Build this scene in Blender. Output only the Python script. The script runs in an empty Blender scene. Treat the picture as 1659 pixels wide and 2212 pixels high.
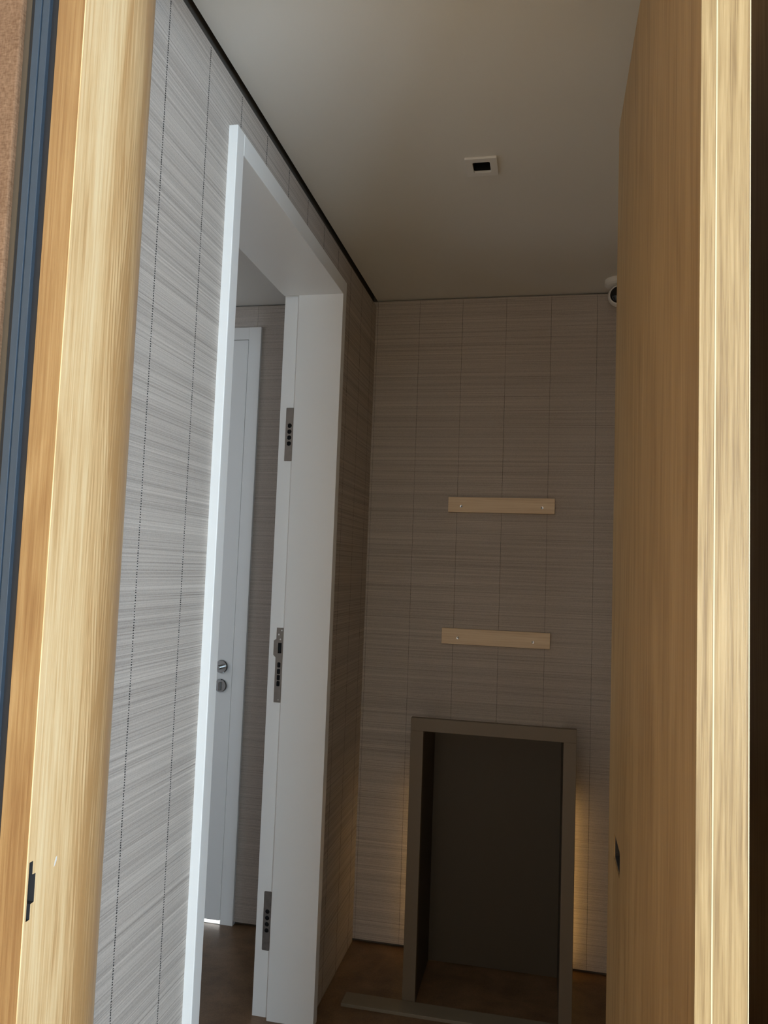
import bpy, bmesh, math, random
from mathutils import Vector, Matrix

random.seed(7)
scene = bpy.context.scene
C = scene.collection

# ------------------------------------------------------------------ camera
FPX, W, H = 1671.0, 1659.0, 2212.0
YAW, PITCH, ROLL = math.radians(-11.927), math.radians(4.165), math.radians(2.105)
CAMZ = 1.35
fwd = Vector((math.sin(YAW) * math.cos(PITCH), math.cos(YAW) * math.cos(PITCH), math.sin(PITCH)))
r0 = Vector((math.cos(YAW), -math.sin(YAW), 0))
u0 = r0.cross(fwd)
right = math.cos(ROLL) * r0 + math.sin(ROLL) * u0
up = -math.sin(ROLL) * r0 + math.cos(ROLL) * u0
cam_data = bpy.data.cameras.new('camera')
cam_data.sensor_fit = 'HORIZONTAL'
cam_data.sensor_width = 36.0
cam_data.lens = 36.0 * FPX / W
cam_data.clip_start = 0.02
cam = bpy.data.objects.new('camera', cam_data)
C.objects.link(cam)
m = Matrix.Identity(4)
for i in range(3):
    m[i][0], m[i][1], m[i][2] = right[i], up[i], -fwd[i]
m[2][3] = CAMZ
cam.matrix_world = m
scene.camera = cam

# ------------------------------------------------------------------ world, lights, exposure
world = bpy.data.worlds.new('world')
scene.world = world
world.use_nodes = True
bg = world.node_tree.nodes['Background']
bg.inputs[0].default_value = (0.72, 0.85, 1.0, 1)
bg.inputs[1].default_value = 1.2

def area(name, loc, rot, sx, sy, power, col):
    d = bpy.data.lights.new(name, 'AREA')
    d.shape = 'RECTANGLE'; d.size = sx; d.size_y = sy
    d.energy = power; d.color = col
    o = bpy.data.objects.new(name, d); C.objects.link(o)
    o.location = loc; o.rotation_euler = rot
    return o

# daylight entering the big window in the right wall of the room the photo is taken from
area('window_daylight', (2.14, -2.54, 1.24), (0, math.radians(90), 0), 2.22, 2.86, 418, (0.64, 0.82, 0.98))
# added warm fill for the dim corridor, from an invented unseen window
area('rear_warm_fill', (-0.55, -4.22, 1.30), (math.radians(90), 0, 0), 1.7, 2.0, 15, (1.0, 0.60, 0.27))
# added fill brightening the adjoining room, from an unseen opening
area('adjoining_room_fill', (-2.68, 1.80, 1.50), (0, math.radians(-90), 0), 1.2, 0.9, 3.2, (1.0, 0.96, 0.93))
# daylight in the bright room behind the closed white door
area('back_room_daylight', (-1.55, 3.75, 0.60), (math.radians(-90), 0, 0), 1.6, 1.1, 60, (0.95, 0.98, 1.0))

scene.view_settings.view_transform = 'Standard'
scene.view_settings.look = 'None'
scene.view_settings.exposure = 0.0
scene.view_settings.gamma = 1.0
scene.view_settings.use_curve_mapping = False
try:
    scene.cycles.diffuse_bounces = 5
    scene.cycles.max_bounces = 8
    scene.cycles.caustics_reflective = False
    scene.cycles.caustics_refractive = False
except Exception:
    pass

# ------------------------------------------------------------------ materials
def newmat(name):
    mt = bpy.data.materials.new(name); mt.use_nodes = True
    nt = mt.node_tree
    return mt, nt, nt.nodes['Principled BSDF']

def N(nt, t, **kw):
    n = nt.nodes.new(t)
    for k, v in kw.items():
        setattr(n, k, v)
    return n

def lin(rgb):
    return tuple(((c / 255) / 12.92 if c / 255 <= 0.04045 else ((c / 255 + 0.055) / 1.055) ** 2.4) for c in rgb) + (1,)

def plain(name, col, rough=0.5, metal=0.0, noise=0.0, nscale=30, bump=0.0, spec=0.5):
    mt, nt, b = newmat(name)
    b.inputs['Roughness'].default_value = rough
    b.inputs['Metallic'].default_value = metal
    b.inputs['Specular IOR Level'].default_value = spec
    tc = N(nt, 'ShaderNodeTexCoord'); nz = N(nt, 'ShaderNodeTexNoise')
    nz.inputs['Scale'].default_value = nscale; nz.inputs['Detail'].default_value = 5
    nt.links.new(tc.outputs['Object'], nz.inputs['Vector'])
    mx = N(nt, 'ShaderNodeMix', data_type='RGBA')
    c = Vector(col[:3])
    mx.inputs[6].default_value = (*(c * (1 - noise)), 1)
    mx.inputs[7].default_value = (*(c * (1 + noise)), 1)
    nt.links.new(nz.outputs['Fac'], mx.inputs[0])
    nt.links.new(mx.outputs[2], b.inputs['Base Color'])
    if bump:
        bp = N(nt, 'ShaderNodeBump'); bp.inputs['Strength'].default_value = bump; bp.inputs['Distance'].default_value = 0.002
        nt.links.new(nz.outputs['Fac'], bp.inputs['Height'])
        nt.links.new(bp.outputs['Normal'], b.inputs['Normal'])
    return mt

def mapped_noise(nt, tc, scale, detail=4, rough=0.6, loc=(0, 0, 0), dist=0.0):
    mp = N(nt, 'ShaderNodeMapping')
    mp.inputs['Scale'].default_value = scale; mp.inputs['Location'].default_value = loc
    nt.links.new(tc, mp.inputs['Vector'])
    nz = N(nt, 'ShaderNodeTexNoise')
    nz.inputs['Scale'].default_value = 1.0; nz.inputs['Detail'].default_value = detail
    nz.inputs['Roughness'].default_value = rough; nz.inputs['Distortion'].default_value = dist
    nt.links.new(mp.outputs['Vector'], nz.inputs['Vector'])
    return nz.outputs['Fac']

def math_n(nt, op, a, b=None):
    n = N(nt, 'ShaderNodeMath', operation=op)
    for i, v in enumerate((a, b)):
        if v is None: continue
        if isinstance(v, (int, float)): n.inputs[i].default_value = v
        else: nt.links.new(v, n.inputs[i])
    return n.outputs[0]

def ramp(nt, fac, stops):
    r = N(nt, 'ShaderNodeValToRGB')
    cr = r.color_ramp
    while len(cr.elements) < len(stops): cr.elements.new(0.5)
    for e, (p, c) in zip(cr.elements, stops):
        e.position = p; e.color = c
    nt.links.new(fac, r.inputs['Fac'])
    return r.outputs['Color']

def wallpaper(name, dark, light, fine=330, off=(0, 0, 0)):
    """grasscloth: long horizontal fibres, a faint cross weave"""
    mt, nt, b = newmat(name)
    tc = N(nt, 'ShaderNodeTexCoord').outputs['Object']
    a = mapped_noise(nt, tc, (0.8, 0.8, 430), 2, 0.6, off)
    c = mapped_noise(nt, tc, (0.8, 0.8, 120), 2, 0.6, (3, 1, 5))
    d = mapped_noise(nt, tc, (300, 300, 420), 1, 0.5, (0, 0, 1))
    e = mapped_noise(nt, tc, (1.3, 1.3, 520), 1, 0.5, (5, 2, 0))
    f = mapped_noise(nt, tc, (1.1, 1.1, 420), 1, 0.5, (1, 7, 2))
    # sparse dark and bright threads: tails of the fibre noise
    dk = N(nt, 'ShaderNodeMapRange'); dk.inputs[1].default_value = 0.60; dk.inputs[2].default_value = 0.68
    nt.links.new(e, dk.inputs[0])
    br = N(nt, 'ShaderNodeMapRange'); br.inputs[1].default_value = 0.63; br.inputs[2].default_value = 0.72
    nt.links.new(f, br.inputs[0])
    s = math_n(nt, 'ADD', math_n(nt, 'MULTIPLY', a, 0.54), math_n(nt, 'MULTIPLY', c, 0.30))
    s = math_n(nt, 'ADD', s, math_n(nt, 'MULTIPLY', d, 0.16))
    s = math_n(nt, 'SUBTRACT', s, math_n(nt, 'MULTIPLY', dk.outputs[0], 0.12))
    s = math_n(nt, 'ADD', s, math_n(nt, 'MULTIPLY', br.outputs[0], 0.08))
    col = ramp(nt, s, [(0.30, dark), (0.70, light)])
    nt.links.new(col, b.inputs['Base Color'])
    b.inputs['Roughness'].default_value = 0.85
    b.inputs['Specular IOR Level'].default_value = 0.2
    bp = N(nt, 'ShaderNodeBump'); bp.inputs['Strength'].default_value = 0.5; bp.inputs['Distance'].default_value = 0.0012
    nt.links.new(a, bp.inputs['Height']); nt.links.new(bp.outputs['Normal'], b.inputs['Normal'])
    return mt

def oak(name, dark, mid, light, rough=0.42, sx=38, sz=1.0, off=(0, 0, 0), cath=0.25, spec=0.4, figure=None):
    """oak: fibres and pores running along local z, soft cathedral figure"""
    mt, nt, b = newmat(name)
    tc = N(nt, 'ShaderNodeTexCoord').outputs['Object']
    warp = mapped_noise(nt, tc, (5, 5, 1.3 * sz), 2, 0.5, off)
    mp = N(nt, 'ShaderNodeMapping'); mp.inputs['Scale'].default_value = (1, 1, 0.06); mp.inputs['Location'].default_value = off
    nt.links.new(tc, mp.inputs['Vector'])
    mixv = N(nt, 'ShaderNodeVectorMath', operation='ADD')
    cmb = N(nt, 'ShaderNodeCombineXYZ')
    w2 = math_n(nt, 'MULTIPLY', warp, 0.16)
    nt.links.new(w2, cmb.inputs[0]); nt.links.new(w2, cmb.inputs[1])
    nt.links.new(mp.outputs['Vector'], mixv.inputs[0]); nt.links.new(cmb.outputs[0], mixv.inputs[1])
    wv = N(nt, 'ShaderNodeTexNoise'); wv.inputs['Scale'].default_value = sx; wv.inputs['Detail'].default_value = 3
    nt.links.new(mixv.outputs[0], wv.inputs['Vector'])
    fib = mapped_noise(nt, tc, (270, 270, 5.0 * sz), 3, 0.7, off)
    pore = mapped_noise(nt, tc, (620, 620, 16 * sz), 2, 0.5, (2, 4, 1))
    s = math_n(nt, 'ADD', math_n(nt, 'MULTIPLY', wv.outputs['Fac'], cath + 0.2), math_n(nt, 'MULTIPLY', fib, 0.8 - cath - 0.1))
    s = math_n(nt, 'ADD', s, math_n(nt, 'MULTIPLY', pore, 0.10))
    if figure is not None:
        # nested cathedral arches of a flat-sawn board around local y = figure
        sep = N(nt, 'ShaderNodeSeparateXYZ'); nt.links.new(tc, sep.inputs[0])
        dy = math_n(nt, 'SUBTRACT', sep.outputs[1], figure)
        dy = math_n(nt, 'ADD', dy, math_n(nt, 'MULTIPLY', math_n(nt, 'SUBTRACT', warp, 0.5), 0.05))
        ay = math_n(nt, 'ABSOLUTE', dy)
        ph = math_n(nt, 'SUBTRACT', math_n(nt, 'MULTIPLY', sep.outputs[2], 52.0), math_n(nt, 'MULTIPLY', ay, 900.0))
        ph = math_n(nt, 'ADD', ph, math_n(nt, 'MULTIPLY', warp, 14.0))
        band = math_n(nt, 'POWER', math_n(nt, 'MULTIPLY', math_n(nt, 'ADD', math_n(nt, 'SINE', ph), 1.0), 0.5), 4.0)
        fall = N(nt, 'ShaderNodeMapRange'); fall.inputs[1].default_value = 0.034; fall.inputs[2].default_value = 0.010
        nt.links.new(ay, fall.inputs[0])
        patch = N(nt, 'ShaderNodeMapRange'); patch.inputs[1].default_value = 0.42; patch.inputs[2].default_value = 0.56
        nt.links.new(mapped_noise(nt, tc, (0.5, 0.5, 2.1), 1, 0.5, (7, 3, 2)), patch.inputs[0])
        fg = math_n(nt, 'MULTIPLY', math_n(nt, 'MULTIPLY', band, fall.outputs[0]), patch.outputs[0])
        s = math_n(nt, 'SUBTRACT', s, math_n(nt, 'MULTIPLY', fg, 0.20))
        # browner towards the far edge of the board, paler at the near edge
        far_tone = N(nt, 'ShaderNodeMapRange', interpolation_type='SMOOTHSTEP'); far_tone.inputs[1].default_value = -0.035; far_tone.inputs[2].default_value = 0.060
        nt.links.new(math_n(nt, 'ADD', sep.outputs[1], math_n(nt, 'MULTIPLY', math_n(nt, 'SUBTRACT', warp, 0.5), 0.10)), far_tone.inputs[0])
        s = math_n(nt, 'SUBTRACT', s, math_n(nt, 'MULTIPLY', far_tone.outputs[0], 0.10))
    col = ramp(nt, s, [(0.37, dark), (0.5, mid), (0.63, light)])
    nt.links.new(col, b.inputs['Base Color'])
    b.inputs['Roughness'].default_value = rough
    b.inputs['Specular IOR Level'].default_value = spec
    bp = N(nt, 'ShaderNodeBump'); bp.inputs['Strength'].default_value = 0.22; bp.inputs['Distance'].default_value = 0.001
    nt.links.new(fib, bp.inputs['Height']); nt.links.new(bp.outputs['Normal'], b.inputs['Normal'])
    return mt

def emit(name, col, s):
    mt, nt, b = newmat(name)
    b.inputs['Base Color'].default_value = (*col, 1)
    b.inputs['Emission Color'].default_value = (*col, 1)
    b.inputs['Emission Strength'].default_value = s
    return mt

def fabric(name, dark, light):
    mt, nt, b = newmat(name)
    tc = N(nt, 'ShaderNodeTexCoord').outputs['Object']
    a = mapped_noise(nt, tc, (420, 420, 160), 2, 0.5)
    c = mapped_noise(nt, tc, (130, 130, 520), 2, 0.5, (3, 3, 3))
    d = mapped_noise(nt, tc, (14, 14, 14), 3, 0.5, (1, 3, 3))
    s = math_n(nt, 'ADD', math_n(nt, 'MULTIPLY', a, 0.4), math_n(nt, 'MULTIPLY', c, 0.4))
    s = math_n(nt, 'ADD', s, math_n(nt, 'MULTIPLY', d, 0.2))
    nt.links.new(ramp(nt, s, [(0.35, dark), (0.65, light)]), b.inputs['Base Color'])
    b.inputs['Roughness'].default_value = 0.9
    b.inputs['Specular IOR Level'].default_value = 0.15
    bp = N(nt, 'ShaderNodeBump'); bp.inputs['Strength'].default_value = 0.5; bp.inputs['Distance'].default_value = 0.001
    nt.links.new(s, bp.inputs['Height']); nt.links.new(bp.outputs['Normal'], b.inputs['Normal'])
    return mt

M = {}
M['paper'] = wallpaper('grasscloth_wallpaper', (0.30, 0.264, 0.236, 1), (0.64, 0.578, 0.522, 1))
M['core'] = plain('dark_wall_core', (0.11, 0.096, 0.08), 0.9)
M['ceiling'] = plain('ceiling_paint', (0.76, 0.745, 0.71), 0.85, noise=0.015, nscale=3)
M['white'] = plain('white_lacquer', (0.80, 0.79, 0.77), 0.38, noise=0.012, nscale=6)
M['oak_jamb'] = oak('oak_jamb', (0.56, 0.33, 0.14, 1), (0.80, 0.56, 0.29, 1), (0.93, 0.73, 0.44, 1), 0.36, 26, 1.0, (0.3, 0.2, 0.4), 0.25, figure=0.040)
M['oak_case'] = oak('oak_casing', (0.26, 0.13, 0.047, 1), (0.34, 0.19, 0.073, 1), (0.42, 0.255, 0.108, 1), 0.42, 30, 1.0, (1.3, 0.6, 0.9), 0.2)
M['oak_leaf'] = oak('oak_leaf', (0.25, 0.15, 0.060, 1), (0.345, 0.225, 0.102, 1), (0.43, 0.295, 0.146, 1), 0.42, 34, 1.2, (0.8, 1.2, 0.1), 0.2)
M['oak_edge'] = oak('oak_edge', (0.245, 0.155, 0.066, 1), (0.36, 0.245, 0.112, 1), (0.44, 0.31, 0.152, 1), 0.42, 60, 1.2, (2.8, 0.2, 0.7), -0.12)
M['glint'] = plain('pale_edge_glint', (0.62, 0.52, 0.34), 0.3, noise=0.02)  # highlight of a lit bevel, put into a pale colour
M['pine'] = oak('pale_batten_wood', (0.74, 0.56, 0.37, 1), (0.84, 0.66, 0.46, 1), (0.90, 0.74, 0.54, 1), 0.6, 30, 1, (2, 1, 0), 0.2)
M['floor'] = oak('dark_floor_wood', (0.105, 0.060, 0.030, 1), (0.16, 0.095, 0.050, 1), (0.22, 0.135, 0.075, 1), 0.35, 12, 1, (1, 1, 1), 0.3)
M['floor_pale'] = oak('pale_floor_wood', (0.40, 0.29, 0.18, 1), (0.55, 0.42, 0.28, 1), (0.66, 0.53, 0.37, 1), 0.45, 10, 1, (1, 2, 1), 0.3)
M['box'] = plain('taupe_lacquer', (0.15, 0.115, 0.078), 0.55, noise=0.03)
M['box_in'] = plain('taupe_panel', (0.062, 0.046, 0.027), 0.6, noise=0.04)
M['plank'] = plain('grey_board', (0.20, 0.17, 0.125), 0.5, noise=0.06)
M['steel'] = plain('brushed_steel', (0.46, 0.45, 0.44), 0.36, 0.9, noise=0.12, nscale=60)
M['dull_steel'] = plain('dull_stained_steel', (0.20, 0.18, 0.165), 0.5, 0.6, noise=0.35, nscale=90)
M['chrome'] = plain('satin_chrome', (0.45, 0.46, 0.46), 0.22, 1.0)
M['black'] = plain('black_plastic', (0.012, 0.012, 0.013), 0.35)
M['hole'] = plain('dark_cavity', (0.02, 0.018, 0.018), 0.8)
M['alu'] = plain('blue_grey_aluminium', (0.055, 0.080, 0.112), 0.42, 0.3, noise=0.04)
M['gasket'] = plain('black_gasket', (0.018, 0.018, 0.02), 0.55)
M['bronze'] = plain('bronze_edge', (0.10, 0.075, 0.05), 0.5, 0.2)
M['fabric'] = fabric('brown_weave', (0.155, 0.085, 0.046, 1), (0.29, 0.175, 0.105, 1))
M['stitch'] = plain('stitch_thread', (0.028, 0.026, 0.025), 0.9)
M['stitch_b'] = plain('stitch_thread_fine', (0.13, 0.12, 0.11), 0.9)
M['wallwhite'] = plain('room_wall_paint', (0.74, 0.67, 0.57), 0.85, noise=0.01)
M['room'] = plain('room_wall_panelling', (0.50, 0.315, 0.155), 0.8, noise=0.02)
M['room_dark'] = plain('dark_rear_wall', (0.17, 0.115, 0.065), 0.8, noise=0.03)
M['led'] = emit('warm_led', (1.0, 0.60, 0.20), 12)
M['glass'] = plain('dark_lens_glass', (0.01, 0.01, 0.012), 0.08)
M['marble'] = plain('white_stone_sill', (0.82, 0.82, 0.80), 0.25, noise=0.03)

# ------------------------------------------------------------------ mesh helpers
def finish(name, bm, mat, parent=None, bevel=0.0, smooth=False, origin=None, segs=2):
    """links the bmesh (world coordinates) as one object, origin at its base centre or at the parent's origin"""
    bmesh.ops.recalc_face_normals(bm, faces=bm.faces[:])
    if origin is None:
        origin = Vector((0, 0, 0))
        if parent is None and bm.verts:
            xs = [v.co.x for v in bm.verts]; ys = [v.co.y for v in bm.verts]; zs = [v.co.z for v in bm.verts]
            origin = Vector(((min(xs) + max(xs)) / 2, (min(ys) + max(ys)) / 2, min(zs)))
        elif parent is not None:
            origin = WORLD[parent.name]
    bmesh.ops.translate(bm, vec=-Vector(origin), verts=bm.verts[:])
    me = bpy.data.meshes.new(name); bm.to_mesh(me); bm.free()
    me.materials.append(M[mat] if isinstance(mat, str) else mat)
    if smooth:
        for p in me.polygons: p.use_smooth = True
    o = bpy.data.objects.new(name, me); C.objects.link(o)
    WORLD[o.name] = Vector(origin)
    if parent is not None:
        o.parent = parent
        o.location = Vector(origin) - WORLD[parent.name]
    else:
        o.location = origin
    if bevel:
        b = o.modifiers.new('bevel', 'BEVEL'); b.width = bevel; b.segments = segs
        b.limit_method = 'ANGLE'; b.angle_limit = math.radians(40)
    return o

WORLD = {}

def empty(name, loc):
    o = bpy.data.objects.new(name, None); C.objects.link(o); o.location = loc
    o.empty_display_size = 0.1
    WORLD[o.name] = Vector(loc)
    return o

def tag(o, label=None, cat=None, kind=None, group=None):
    if label: o['label'] = label
    if cat: o['category'] = cat
    if kind: o['kind'] = kind
    if group: o['group'] = group
    return o

def bbox(bm, x0, x1, y0, y1, z0, z1):
    vs = [bm.verts.new((x, y, z)) for x in (x0, x1) for y in (y0, y1) for z in (z0, z1)]
    for f in ((0, 1, 3, 2), (4, 6, 7, 5), (0, 4, 5, 1), (2, 3, 7, 6), (0, 2, 6, 4), (1, 5, 7, 3)):
        bm.faces.new([vs[i] for i in f])

def box(name, x0, x1, y0, y1, z0, z1, mat, parent=None, bevel=0.0, **k):
    bm = bmesh.new(); bbox(bm, x0, x1, y0, y1, z0, z1)
    return finish(name, bm, mat, parent, bevel, **k)

def prism(outer, holes, origin, u, v, n, depth, bm=None):
    """polygon with holes in the (u, v) plane, extruded by depth along n"""
    bm = bm or bmesh.new()
    origin, u, v, n = Vector(origin), Vector(u), Vector(v), Vector(n)
    edges = []
    for loop in [outer] + list(holes):
        vs = [bm.verts.new(origin + u * a + v * b) for a, b in loop]
        for i in range(len(vs)): edges.append(bm.edges.new((vs[i], vs[(i + 1) % len(vs)])))
    if holes:
        faces = [g for g in bmesh.ops.triangle_fill(bm, edges=edges, use_beauty=True)['geom'] if isinstance(g, bmesh.types.BMFace)]
        bmesh.ops.dissolve_limit(bm, angle_limit=0.01, verts=list({vv for f in faces for vv in f.verts}), edges=list({e for f in faces for e in f.edges if len(e.link_faces) == 2}))
        faces = bm.faces[:]
    else:
        faces = [bm.faces.new(list({id(vv): vv for e in edges for vv in e.verts}.values()) if False else [e.verts[0] for e in edges])]
    g = bmesh.ops.extrude_face_region(bm, geom=faces)
    bmesh.ops.translate(bm, vec=n * depth, verts=[e for e in g['geom'] if isinstance(e, bmesh.types.BMVert)])
    return bm

def rect(a0, a1, b0, b1): return [(a0, b0), (a1, b0), (a1, b1), (a0, b1)]
def circ(a, b, r, k=16): return [(a + r * math.cos(2 * math.pi * i / k), b + r * math.sin(2 * math.pi * i / k)) for i in range(k)]
def rrect(a0, a1, b0, b1, r, k=4):
    out = []
    for cx, cy, t0 in ((a1 - r, b1 - r, 0), (a0 + r, b1 - r, 90), (a0 + r, b0 + r, 180), (a1 - r, b0 + r, 270)):
        for i in range(k + 1):
            t = math.radians(t0 + 90 * i / k); out.append((cx + r * math.cos(t), cy + r * math.sin(t)))
    return out

def lathe(prof, center, axis, k=28, bm=None):
    """revolve (radius, height) profile about axis through center"""
    bm = bm or bmesh.new()
    axis = Vector(axis).normalized(); a = axis.orthogonal().normalized(); b = axis.cross(a)
    c = Vector(center); rings = []
    for r, h in prof:
        if r < 1e-6: rings.append([bm.verts.new(c + axis * h)])
        else: rings.append([bm.verts.new(c + axis * h + (a * math.cos(2 * math.pi * i / k) + b * math.sin(2 * math.pi * i / k)) * r) for i in range(k)])
    for p, q in zip(rings, rings[1:]):
        for i in range(k):
            j = (i + 1) % k
            if len(p) == 1 and len(q) > 1: bm.faces.new((p[0], q[i], q[j]))
            elif len(q) == 1 and len(p) > 1: bm.faces.new((p[i], p[j], q[0]))
            elif len(p) > 1: bm.faces.new((p[i], p[j], q[j], q[i]))
    return bm

def cut(o, cutters):
    """carve pockets: the cutter boxes are applied and removed"""
    for bm in cutters:
        bmesh.ops.recalc_face_normals(bm, faces=bm.faces[:])
        bmesh.ops.translate(bm, vec=-WORLD[o.name], verts=bm.verts[:])
        me = bpy.data.meshes.new('pocket'); bm.to_mesh(me); bm.free()
        t = bpy.data.objects.new('pocket', me); C.objects.link(t)
        t.matrix_world = Matrix.Translation(WORLD[o.name])
        md = o.modifiers.new('pocket', 'BOOLEAN'); md.operation = 'DIFFERENCE'; md.object = t; md.solver = 'EXACT'
        bevels = [(mm.width, mm.segments) for mm in o.modifiers if mm.type == 'BEVEL']
        for mm in [mm for mm in o.modifiers if mm.type == 'BEVEL']: o.modifiers.remove(mm)
        bpy.context.view_layer.update()
        dg = bpy.context.evaluated_depsgraph_get()
        nm = bpy.data.meshes.new_from_object(o.evaluated_get(dg))
        o.modifiers.clear(); old = o.data; o.data = nm; nm.name = old.name
        bpy.data.meshes.remove(old)
        bpy.data.objects.remove(t); bpy.data.meshes.remove(me)
        for wd, sg in bevels:
            b = o.modifiers.new('bevel', 'BEVEL'); b.width = wd; b.segments = sg; b.limit_method = 'ANGLE'; b.angle_limit = math.radians(40)

X3, Y3, Z3 = (1, 0, 0), (0, 1, 0), (0, 0, 1)

# ------------------------------------------------------------------ dimensions
XL = -0.657            # face of the corridor's left wall
XR = 0.32              # right wall, behind the open oak door
YB = 2.83              # face of the back wall
ZC = 2.375             # corridor ceiling
ZTL = 2.352            # top of the left wall panels (shadow gap above)
ZTB = 2.369
CORE = 0.015
PITCHW = 0.1615        # distance between stitched seams
WT = -0.834            # far side of the left wall (adjoining room)
Y0, Y1, ZO = 1.429, 2.322, 2.25   # outside of the white door frame

# ------------------------------------------------------------------ floor and ceilings
fl = box('floor', -2.7, 2.0, 0.90, 2.845, -0.12, 0.0, 'floor')
fv = box('floor', -2.1, 2.0, -4.2, 0.90, -0.12, 0.0, 'floor_pale')
tag(fv, 'pale wooden floor of the room the corridor is seen from', 'floor', 'structure')
tag(fl, 'dark brown wooden floor running through the corridor and both rooms', 'floor', 'structure')

dl = (-0.2195, -0.1395, 1.848, 1.934)      # downlight bezel on the ceiling
cx, cy = (dl[0] + dl[1]) / 2, (dl[2] + dl[3]) / 2
bm = prism(rect(XL + 0.002, XR + 0.1, 0.99, 2.845), [rect(cx - 0.030, cx + 0.030, cy - 0.030, cy + 0.030)], (0, 0, ZC), X3, Y3, Z3, 0.12)
ce = finish('ceiling', bm, 'ceiling')
ce2 = box('ceiling', -2.7, WT, 0.99, 2.845, ZC, ZC + 0.12, 'ceiling')
tag(ce2, 'pale ceiling of the adjoining room above the closed white door', 'ceiling', 'structure')
gp = box('trim_3', XL - CORE, XL + 0.002, 0.99, 2.845, ZC + 0.06, ZC + 0.12, 'core')
tag(gp, 'dark shadow gap channel between left wall and ceiling', 'trim', 'structure')
tag(ce, 'plain pale ceiling of the corridor with a square recessed light', 'ceiling', 'structure')

# ------------------------------------------------------------------ left wall with stitched wallpaper panels
bm = prism([(0.99, 0), (Y0, 0), (Y0, ZO), (Y1, ZO), (Y1, 0), (2.845, 0), (2.845, ZC + 0.12), (0.99, ZC + 0.12)], [], (XL - CORE, 0, 0), Y3, Z3, (-1, 0, 0), (XL - CORE) - WT)
wl = finish('wall_left', bm, 'core')
tag(wl, 'corridor wall on the left clad in grey grasscloth with dashed vertical seams', 'wall', 'structure')

def stitches(name, parent, axis, pos, face, z0, z1, wd, step, ht, mat='stitch'):
    """dark running stitches along a seam between two wallpaper panels"""
    bm = bmesh.new(); z = z0 + 0.003
    while z < z1 - 0.004:
        h = ht * random.uniform(0.7, 1.25); j = random.uniform(-0.0003, 0.0003); w = wd * random.uniform(0.85, 1.1) / 2
        if axis == 'y': bbox(bm, face - 0.003, face + 0.0003, pos + j - w, pos + j + w, z, z + h)
        else: bbox(bm, pos + j - w, pos + j + w, face - 0.0003, face + 0.003, z, z + h)
        z += step * random.uniform(0.9, 1.1)
    o = finish(name, bm, mat, parent); o['kind'] = 'stuff'
    return o

GL, GB = 0.0006, 0.0006
seams = [1.165, 1.327, 1.486, 1.640, 1.798, 1.958, 2.118, 2.278, 2.438, 2.598, 2.758]
edges = [1.040] + seams + [YB]
for i in range(len(edges) - 1):
    a = edges[i] + (GL / 2 if i else 0); b = edges[i + 1] - (GL / 2 if i < len(edges) - 2 else 0)
    z0 = 0.0
    pts = None
    if a >= Y1 or b <= Y0: pts = rect(a, b, 0.001, ZTL)
    elif a < Y0: pts = [(a, 0.001), (Y0, 0.001), (Y0, ZO), (b, ZO), (b, ZTL), (a, ZTL)]
    elif b > Y1: pts = [(Y1, 0.001), (b, 0.001), (b, ZTL), (a, ZTL), (a, ZO), (Y1, ZO)]
    else: pts = rect(a, b, ZO, ZTL)
    finish('wallpaper_panel', prism(pts, [], (XL - CORE, 0, 0), Y3, Z3, X3, CORE), 'paper', wl, 0.0006, segs=1)
for s in seams:
    z0 = ZO if Y0 < s < Y1 else 0.0
    stitches('seam_stitching', wl, 'y', s, XL, z0, ZTL, 0.0030, 0.0043, 0.0021)

# ------------------------------------------------------------------ back wall
D2 = (-1.98, -1.115, 2.28)      # white door in the adjoining room: outside of its frame
bm = prism([(-2.7, 0), (D2[0], 0), (D2[0], D2[2]), (D2[1], D2[2]), (D2[1], 0), (XR + 0.1, 0), (XR + 0.1, ZC + 0.12), (-2.7, ZC + 0.12)], [], (0, YB + CORE, 0), X3, Z3, Y3, 0.10)
wb = finish('wall_back', bm, 'core')
tag(wb, 'end wall clad in brownish grasscloth with faint vertical seams', 'wall', 'structure')
bs = [-0.649 + 0.1625 * i for i in range(-8, 7)]
be = [-2.1] + [s for s in bs if s > -2.1 and s < XR] + [XR]
for i in range(len(be) - 1):
    a = be[i] + GB / 2; b = be[i + 1] - GB / 2
    if a > D2[1] or b < D2[0]: pts = rect(a, b, 0.012, ZTB)
    elif a < D2[0]: pts = [(a, 0.012), (D2[0], 0.012), (D2[0], D2[2]), (b, D2[2]), (b, ZTB), (a, ZTB)]
    elif b > D2[1]: pts = [(D2[1], 0.012), (b, 0.012), (b, ZTB), (a, ZTB), (a, D2[2]), (D2[1], D2[2])]
    else: pts = rect(a, b, D2[2], ZTB)
    finish('wallpaper_panel', prism(pts, [], (0, YB, 0), X3, Z3, Y3, CORE), 'paper', wb, 0.0004, segs=1)
for s in bs:
    if -0.66 < s < XR or D2[1] < s < WT:
        stitches('seam_stitching', wb, 'x', s, YB, 0.012, ZTB, 0.0008, 0.0050, 0.0028, 'stitch_b')

# right wall, oak veneered, mostly hidden behind the open door
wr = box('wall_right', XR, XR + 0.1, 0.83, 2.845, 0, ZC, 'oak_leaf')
tag(wr, 'dark wood faced wall glimpsed behind the open oak door', 'wall', 'structure')

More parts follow.
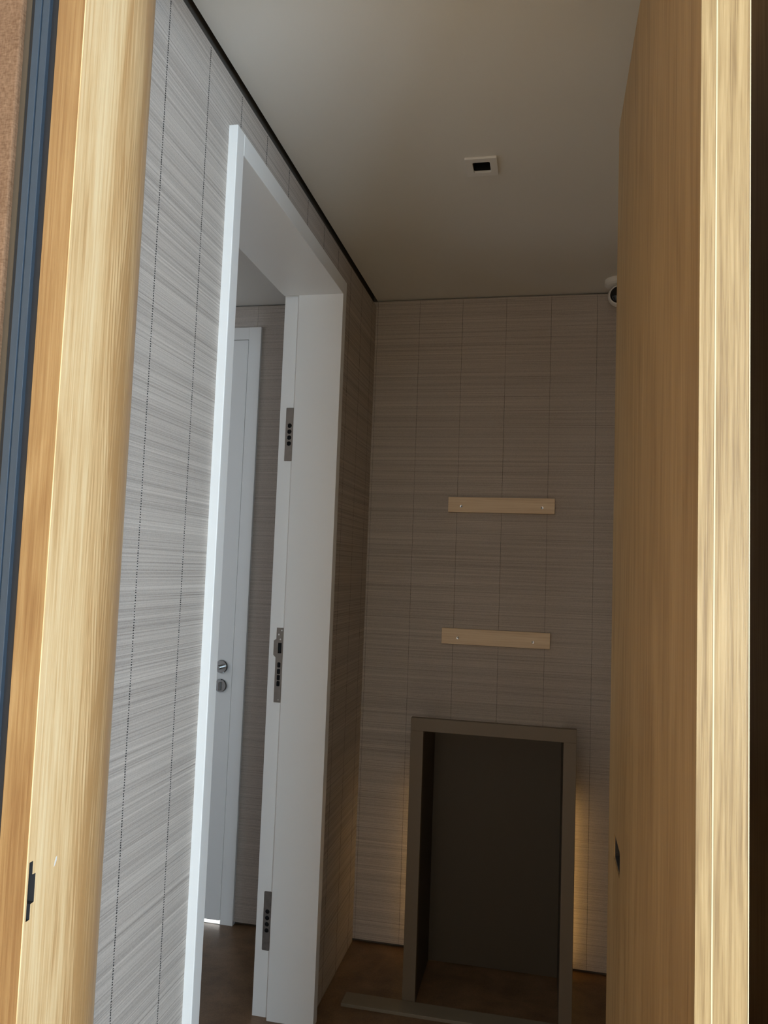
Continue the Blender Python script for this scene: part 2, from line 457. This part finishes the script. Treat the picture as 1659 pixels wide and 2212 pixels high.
# ------------------------------------------------------------------ white door frame in the left wall (door_1)
XF = -0.638            # face of the casing
d1 = empty('door_1', (XL, (Y0 + Y1) / 2, 0))
tag(d1, 'open white door frame without a leaf in the left corridor wall', 'door frame', 'structure')
YO0, YO1, ZS = 1.466, 2.285, 2.203
box('frame_post', WT, XF, Y0, YO0, 0, ZO, 'white', d1, 0.0015)
plan = [(XF, YO1), (XF, Y1), (WT, Y1), (WT, 2.301), (-0.783, 2.301), (-0.783, YO1)]
fp = finish('frame_post', prism(plan, [], (0, 0, 0), X3, Y3, Z3, ZO), 'white', d1, 0.0012)
def cbox(*a):
    b = bmesh.new(); bbox(b, *a); return b
box('frame_header', WT, XF, YO0, YO1, ZS, ZO, 'white', d1, 0.0012)
YR = 2.301
PL = [('u', 1.675, 1.845), ('m', 0.927, 1.155), ('l', 0.192, 0.364)]
cut(fp, [cbox(-0.807, -0.793, YR - 0.02, YR + 0.018, 1.715, 1.800),
         cbox(-0.808, -0.791, YR - 0.02, YR + 0.018, 0.972, 1.112),
         cbox(-0.808, -0.792, YR - 0.02, YR + 0.018, 0.237, 0.318)])
fp.data.materials.append(M['hole'])
for p in fp.data.polygons:
    cw = p.center
    wx, wy, wz = cw.x + WORLD[fp.name].x, cw.y + WORLD[fp.name].y, cw.z + WORLD[fp.name].z
    if -0.8085 <= wx <= -0.7905 and wy > YR + 0.002 and wy < 2.3205 and 0.2 < wz < 1.9: p.material_index = 1
def plate(outer, holes, mat, label):
    o = finish('strike_plate', prism(outer, holes, (0, YR - 0.0007, 0), X3, Z3, Y3, 0.0017), mat, d1, 0.0)
    o['label'] = label
    return o
plate(rrect(-0.8135, -0.7885, 1.675, 1.845, 0.002), [circ(-0.8005, z, 0.0074) for z in (1.788, 1.769, 1.750, 1.731)], 'steel',
      'steel strike plate with four round bolt holes')
xo, xi = -0.8115, -0.789
plate([(xo, 0.927), (xi, 0.927), (xi, 1.155), (xo, 1.155), (xo, 1.120), (-0.8195, 1.115), (-0.8195, 1.071), (xo, 1.064)],
      [rect(-0.8050, -0.7935, 1.0765, 1.1085)] + [rrect(-0.8050, -0.7945, z - 0.008, z + 0.008, 0.003) for z in (1.041, 1.021, 1.0025, 0.984)]
      + [circ(-0.795, 1.147, 0.0024, 10), circ(-0.804, 1.134, 0.0028, 10), circ(-0.7985, 1.1195, 0.0026, 10), circ(-0.797, 0.935, 0.0018, 10)], 'steel',
      'steel latch strike plate with lip and four square bolt holes')
plate(rrect(-0.8125, -0.7885, 0.192, 0.364, 0.0035), [circ(-0.800, z, 0.0068) for z in (0.305, 0.286, 0.268, 0.250)], 'dull_steel',
      'dull stained strike plate near the floor')

# ------------------------------------------------------------------ white closed door in the adjoining room (door_2)
d2 = empty('door_2', ((D2[0] + D2[1]) / 2, YB, 0))
tag(d2, 'closed white door with round handle rose seen through the white frame', 'door', 'structure')
YF2 = YB - 0.012
DE, DT = -1.165, 2.231
box('frame_post', DE, D2[1], YF2, YB + 0.10, 0, D2[2], 'white', d2, 0.001)
box('frame_post', D2[0], D2[0] + 0.05, YF2, YB + 0.10, 0, D2[2], 'white', d2, 0.001)
box('frame_header', D2[0] + 0.05, DE, YF2, YB + 0.10, DT, D2[2], 'white', d2, 0.001)
lf2 = box('door_leaf', D2[0] + 0.0525, DE - 0.0022, YF2 + 0.001, YF2 + 0.036, 0.013, DT - 0.0022, 'white', d2, 0.0012)
for z, nm in ((0.952, 'handle_rose'), (0.880, 'keyhole_rose')):
    ro = finish(nm, lathe([(0, 0.009), (0.0225, 0.009), (0.0252, 0.006), (0.0252, 0), (0, 0)], (-1.209, YF2 + 0.001, z), (0, -1, 0)), 'chrome', lf2, smooth=False)
    ro['label'] = 'round satin chrome ' + nm.replace('_', ' ')
# stub of the handle spindle and the thumb turn
HB = bmesh.new()
lathe([(0, 0.034), (0.0075, 0.034), (0.0085, 0.030), (0.0085, 0.0), (0, 0)], (-1.210, YF2 - 0.008, 0.951), (0, -1, 0), 16, HB)
finish('handle_stub', HB, 'chrome', lf2, smooth=False)
finish('thumb_turn', prism(rrect(-1.2130, -1.2060, 0.862, 0.894, 0.003), [], (0, YF2 - 0.006, 0), X3, Z3, (0, -1, 0), 0.012), 'dull_steel', lf2, 0.001)
sill = box('door_sill', D2[0], D2[1], YB - 0.010, YB + 0.25, -0.02, 0.0012, 'marble', d2)

# bright room behind the closed door
rb = empty('wall_beyond', (-1.55, 3.4, 0)); rb.name = 'wall_beyond'
tag(rb, 'bright white room hidden behind the closed white door', 'wall', 'structure')
WORLD[rb.name] = Vector((-1.55, 3.4, 0))
box('floor_slab', -2.6, -0.5, YB + 0.25, 4.0, -0.12, 0.0, 'marble', rb)
box('wall_panel', -2.6, -0.5, 4.0, 4.08, 0, 2.4, 'wallwhite', rb)
box('wall_panel', -2.68, -2.6, YB + 0.115, 4.08, 0, 2.4, 'wallwhite', rb)
box('wall_panel', -0.5, -0.42, YB + 0.115, 4.08, 0, 2.4, 'wallwhite', rb)
box('ceiling_slab', -2.68, -0.42, YB + 0.115, 4.08, 2.4, 2.48, 'wallwhite', rb)

# remaining walls of the adjoining room
w2 = finish('wall_adjoining', prism(rect(0.99, 2.845, 0, ZC), [rect(1.35, 2.25, 0.9, 2.1)], (-2.7, 0, 0), Y3, Z3, X3, 0.10), 'wallwhite')  # opening put in for the added fill light
tag(w2, 'far side wall of the adjoining room behind the white door frame', 'wall', 'structure')

# ------------------------------------------------------------------ front wall between the viewer's room and the corridor
ZH = 2.285             # underside of the oak door head
YW0, YW1 = 0.822, 0.986
fwall = box('wall_front', -2.1, -0.673, YW0 + 0.012, YW1 + 0.06, 0, 2.62, 'room')
tag(fwall, 'wall beside the oak jamb on the far left', 'wall', 'structure')
fw2 = box('wall_front', 0.235, 2.0, 0.70, 0.83, 0, 2.62, 'room')
tag(fw2, 'wall to the right of the open oak door', 'wall', 'structure')
fw3 = box('wall_front', -0.673, 0.235, YW0 + 0.012, YW1, ZH + 0.04, 2.62, 'room')
tag(fw3, 'wall above the oak door opening', 'wall', 'structure')

# oak jamb: casing face towards the viewer and reveal with a rounded far arris
trim = empty('trim_1', (-0.60, 0.90, 0))
tag(trim, 'light oak door jamb with a small lock slot, close on the left', 'door jamb', 'structure')
XJ = -0.580
R_ = 0.24
prof = [(-0.6185, YW0 + 0.0035), (XJ - 0.0016, YW0 + 0.0035), (XJ - 0.0016, YW0), (XJ, YW0)]
ang = 28
YJ1 = 1.033
yc = YJ1 - R_ * math.sin(math.radians(ang))
for i in range(0, 13):
    t = math.radians(ang * i / 12)
    prof.append((XJ - R_ + R_ * math.cos(t), yc + R_ * math.sin(t)))
prof += [(XJ - R_ + R_ * math.cos(math.radians(ang)) - 0.012, YJ1 + 0.004), (-0.6715, YJ1 + 0.004), (-0.6715, YW0 + 0.02), (-0.6185, YW0 + 0.02)]
box('casing_board', -0.6185, XJ - 0.0016, YW0 + 0.0002, YW0 + 0.0035, 0, ZH, 'oak_case', trim)
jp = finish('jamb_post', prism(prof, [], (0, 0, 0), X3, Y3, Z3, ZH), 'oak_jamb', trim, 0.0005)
sl = [(0.8260, 0.927), (0.8325, 0.927), (0.8325, 0.9445), (0.8385, 0.9450), (0.8385, 0.9775), (0.8325, 0.9780), (0.8325, 0.9935), (0.8260, 0.9935)]
cut(jp, [prism(sl, [], (XJ - 0.014, 0, 0), Y3, Z3, X3, 0.03)])
jp.data.materials.append(M['hole'])
for p in jp.data.polygons:
    w = p.center + WORLD[jp.name]
    if w.x < XJ - 0.0005 and 0.8255 < w.y < 0.839 and 0.92 < w.z < 1.0: p.material_index = 1
lk = finish('lock_keep', prism([(0.8265, 0.929), (0.8380, 0.946), (0.8380, 0.976), (0.8265, 0.992)], [circ(0.8305, 0.958, 0.0022, 10)], (XJ - 0.0135, 0, 0), Y3, Z3, X3, 0.006), 'chrome', trim)
lk['label'] = 'metal lock keep inside the slot'
finish('keep_screw', lathe([(0, 0.002), (0.0024, 0.001), (0.0024, 0), (0, 0)], (XJ - 0.0075, 0.8300, 0.945), X3, 12), 'steel', trim)
pf = finish('white_fleck', prism([(0.8735, 0.972), (0.8755, 0.9735), (0.8785, 0.979), (0.8785, 0.9835), (0.8765, 0.9825), (0.8745, 0.978)], [], (XJ - 0.0010, 0, 0), Y3, Z3, X3, 0.0012), 'white', trim)  # small raised white spot on the reveal
pf['label'] = 'small white fleck'
hd = box('jamb_head', -0.60, 0.235, YW0, YW1, ZH, ZH + 0.04, 'oak_leaf', trim, 0.0015)

# aluminium profile, gasket lines and fabric panel left of the jamb
al = empty('trim_2', (-0.645, 0.82, 0))
tag(al, 'slim blue-grey aluminium profile between black gaskets beside the oak jamb', 'metal trim', 'structure')
box('gasket', -0.6300, -0.6190, YW0 + 0.004, YW0 + 0.02, 0, 2.5, 'gasket', al)
ap = [(-0.6515, YW0 + 0.02), (-0.6515, YW0 - 0.002), (-0.6418, YW0 - 0.002), (-0.6412, YW0 + 0.0012), (-0.6402, YW0 + 0.0012), (-0.6396, YW0 - 0.002), (-0.6300, YW0 - 0.002), (-0.6300, YW0 + 0.02)]
finish('metal_profile', prism(ap, [], (0, 0, 0), X3, Y3, Z3, 2.5), 'alu', al, 0.0006)
box('gasket', -0.6585, -0.6515, YW0 + 0.003, YW0 + 0.02, 0, 2.5, 'gasket', al)
box('edge_strip', -0.6660, -0.6585, YW0 + 0.0015, YW0 + 0.02, 0, 2.5, 'bronze', al)
fb = box('fabric_wall_panel', -1.30, -0.6665, YW0 - 0.006, YW0 + 0.012, 0.001, 2.5, 'fabric', None, 0.003)
tag(fb, 'brown woven fabric wall panel at the left edge of the picture', 'wall panel')

# ------------------------------------------------------------------ the oak door leaf standing open on the right (door_3)
LX0, LY0, LY1, LH = 0.120, 0.665, 1.478, 2.205
d3 = empty('door_3', (0.14, 0.665, 0))
tag(d3, 'oak veneered door leaf standing open into the corridor on the right', 'door', 'structure')
pull = rrect(1.268, 1.370, 0.889, 0.929, 0.008, 3)
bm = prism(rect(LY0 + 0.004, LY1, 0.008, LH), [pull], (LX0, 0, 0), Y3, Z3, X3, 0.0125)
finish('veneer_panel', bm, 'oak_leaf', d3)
# lipping on the near edge: two oak bands, each ending in a painted bevel highlight, a thin pale bead
def plan_box(name, x0, x1, y0, y1, mat):
    return box(name, x0, x1, y0, y1, 0.008, LH, mat, d3)
plan_box('edge_band', LX0, LX0 + 0.0118, LY0, LY0 + 0.004, 'oak_edge')
eb = plan_box('edge_glint', LX0 + 0.0118, LX0 + 0.0130, LY0 - 0.0004, LY0 + 0.004, 'glint'); eb['label'] = 'painted bevel highlight, a thin pale bead along the door edge'
plan_box('leaf_core', LX0 + 0.0130, LX0 + 0.0383, LY0 + 0.0002, LY1, 'oak_edge')
eb = plan_box('edge_glint', LX0 + 0.0383, LX0 + 0.0392, LY0 - 0.0002, LY1, 'glint'); eb['label'] = 'painted bevel highlight, a thin pale bead along the door edge'
pc = finish('pull_cup', prism(pull, [rrect(1.272, 1.366, 0.893, 0.925, 0.006, 3)], (LX0 + 0.002, 0, 0), Y3, Z3, X3, 0.010), 'hole', d3)
pc['label'] = 'dark recessed pull'
finish('pull_back', prism(rrect(1.272, 1.366, 0.893, 0.925, 0.006, 3), [], (LX0 + 0.011, 0, 0), Y3, Z3, X3, 0.001), 'hole', d3)

# ------------------------------------------------------------------ viewer's room (behind the camera), with its window
r1 = box('wall_room_left', -2.1, -2.0, -4.1, YW0 + 0.012, 0, 2.62, 'room')
tag(r1, 'tan side wall of the room the corridor is seen from', 'wall', 'structure')
r2 = finish('wall_room_back', prism(rect(-2.0, 2.0, 0, 2.62), [rect(-1.4, 0.3, 0.3, 2.3)], (0, -4.2, 0), X3, Z3, Y3, 0.10), 'room_dark')
tag(r2, 'dark brown rear wall of the room the corridor is seen from', 'wall', 'structure')
wy0, wy1, wz0, wz1 = -3.98, -1.10, 0.10, 2.38
r3 = finish('wall_room_right', prism(rect(-4.2, 0.83, 0, 2.62), [rect(wy0, wy1, wz0, wz1)], (2.0, 0, 0), Y3, Z3, X3, 0.12), 'room')
tag(r3, 'tan window wall of the room the corridor is seen from', 'wall', 'structure')
r4 = box('ceiling', -2.1, 2.12, -4.2, 0.99, 2.62, 2.72, 'ceiling')
tag(r4, 'white ceiling of the room the corridor is seen from', 'ceiling', 'structure')
wn = empty('window_1', (2.06, -2.54, wz0))
tag(wn, 'wide white framed window behind the viewer', 'window', 'structure')
for a0, a1, b0, b1 in ((wy0, wy1, wz0, wz0 + 0.05), (wy0, wy1, wz1 - 0.05, wz1), (wy0, wy0 + 0.05, wz0 + 0.05, wz1 - 0.05), (wy1 - 0.05, wy1, wz0 + 0.05, wz1 - 0.05), (-2.57, -2.51, wz0 + 0.05, wz1 - 0.05)):
    box('window_bar', 2.03, 2.09, a0, a1, b0, b1, 'white', wn)
wn2 = empty('fill_window', (-0.55, -4.15, 0.3))  # invented window frame, put in for the warm rear fill
tag(wn2, 'added unseen window frame for the warm fill behind the viewer', 'window', 'structure')
for a0, a1, b0, b1 in ((-1.4, 0.3, 0.3, 0.35), (-1.4, 0.3, 2.25, 2.3), (-1.4, -1.35, 0.35, 2.25), (0.25, 0.3, 0.35, 2.25)):
    box('window_bar', a0, a1, -4.17, -4.12, b0, b1, 'white', wn2)

# ------------------------------------------------------------------ wooden battens screwed to the end wall
def batten(label, x0, x1, z0, z1, screws, tilt):
    t = empty('wooden_batten', ((x0 + x1) / 2, YB, (z0 + z1) / 2))
    tag(t, label, 'batten', None, 'wooden battens on the end wall')
    bm = bmesh.new(); bbox(bm, x0, x1, YB - 0.016, YB - 0.0002, z0, z1)
    # grain of the wood material runs along local z, so the board is stored turned on its side
    c = WORLD[t.name]
    bmesh.ops.translate(bm, vec=-c, verts=bm.verts[:])
    bmesh.ops.rotate(bm, cent=(0, 0, 0), matrix=Matrix.Rotation(math.radians(-90), 3, 'Y'), verts=bm.verts[:])
    bmesh.ops.translate(bm, vec=c, verts=bm.verts[:])
    o = finish('board', bm, 'pine', t, 0.0012)
    o.rotation_euler = (0, math.radians(90), 0)
    for sx, sz in screws:
        finish('screw', lathe([(0.0016, 0.0004), (0.0016, 0.0014), (0.0046, 0.0018), (0.0052, 0.0006), (0.0052, 0)], (sx, YB - 0.016, sz), (0, -1, 0), 16), 'chrome', t)
        finish('screw_recess', lathe([(0, 0.0006), (0.0017, 0.0006)], (sx, YB - 0.016, sz), (0, -1, 0), 12), 'hole', t)
    t.rotation_euler = (0, math.radians(tilt), 0)
    return t
batten('upper pale wooden batten fixed to the end wall with two screws', -0.355, 0.027, 1.565, 1.6205, [(-0.307, 1.587), (-0.017, 1.586)], 0.0)
batten('lower pale wooden batten fixed to the end wall with two screws', -0.3645, 0.020, 1.087, 1.143, [(-0.306, 1.110), (-0.039, 1.109)], 0.0)

# ------------------------------------------------------------------ open box frame standing at the end wall
bx0, bx1, by0, by1, bz = -0.412, 0.104, 2.49, 2.782, 0.877
t = empty('open_box_frame', ((bx0 + bx1) / 2, (by0 + by1) / 2, 0))
tag(t, 'open taupe box frame standing on the floor against the end wall, glowing behind', 'box frame')
box('front_stile', bx0, bx0 + 0.041, by0, by0 + 0.02, 0, bz - 0.041, 'box', t, 0.001)
box('front_stile', bx1 - 0.039, bx1, by0, by0 + 0.02, 0, bz - 0.041, 'box', t, 0.001)
box('front_rail', bx0, bx1, by0, by0 + 0.02, bz - 0.041, bz, 'box', t, 0.001)
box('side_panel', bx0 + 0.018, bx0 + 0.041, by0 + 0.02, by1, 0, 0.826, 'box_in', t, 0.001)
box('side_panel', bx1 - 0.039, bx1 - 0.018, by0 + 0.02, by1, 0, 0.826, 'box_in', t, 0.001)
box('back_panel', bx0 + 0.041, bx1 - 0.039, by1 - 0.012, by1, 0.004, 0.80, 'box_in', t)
for a in (bx0 + 0.020, bx1 - 0.036):
    l = box('led_strip', a, a + 0.008, by1, by1 + 0.004, 0.04, 0.58, 'led', t)
    l['label'] = 'warm light strip hidden behind the box'

p = box('floor_board', -0.590, 0.060, 2.418, 2.486, 0.0, 0.010, 'plank', None, 0.001)
tag(p, 'flat greyish board lying on the floor in front of the box frame', 'board')

# ------------------------------------------------------------------ recessed square downlight
t = empty('downlight', (cx, cy, ZC))
tag(t, 'small square recessed downlight with white bezel and dark centre', 'ceiling light')
h0 = 0.0215
bm = prism(rrect(dl[0], dl[1], dl[2], dl[3], 0.002, 2), [rrect(cx - h0, cx + h0, cy - 0.0245, cy + 0.0245, 0.004, 3)], (0, 0, ZC), X3, Y3, (0, 0, -1), 0.006)
finish('bezel', bm, 'white', t, 0.001)
bm = prism(rrect(cx - h0 - 0.004, cx + h0 + 0.004, cy - 0.0285, cy + 0.0285, 0.004, 3), [rrect(cx - h0, cx + h0, cy - 0.0245, cy + 0.0245, 0.004, 3)], (0, 0, ZC), X3, Y3, Z3, 0.05)
finish('reflector_cup', bm, 'black', t)
finish('lens', lathe([(0, 0.0), (0.019, 0.002), (0.0245, 0.008), (0.0245, 0.012)], (cx, cy, ZC + 0.036), Z3), 'glass', t, smooth=True)

# ------------------------------------------------------------------ security camera under the ceiling, half hidden by the oak door
t = empty('security_camera', (0.226, 2.72, ZC))
tag(t, 'white turret security camera with black eye peeking past the oak door', 'security camera')
finish('base', lathe([(0, 0), (0.046, 0), (0.046, -0.016), (0.040, -0.022), (0, -0.022)], (0.226, 2.72, ZC), Z3), 'white', t)
sc = (0.228, 2.722, 2.320)
ax = Vector((-0.10, -1, -0.12)).normalized()
pr = [(0.0375 * math.sin(math.radians(a)), -0.0375 * math.cos(math.radians(a))) for a in range(0, 131, 10)] + [(0.0285, 0.022)]
finish('housing', lathe(pr, sc, ax), 'white', t, smooth=True)
finish('eye', lathe([(0, 0.0300), (0.012, 0.0290), (0.022, 0.0260), (0.0305, 0.0205), (0.0305, 0.016)], sc, ax), 'glass', t, smooth=True)
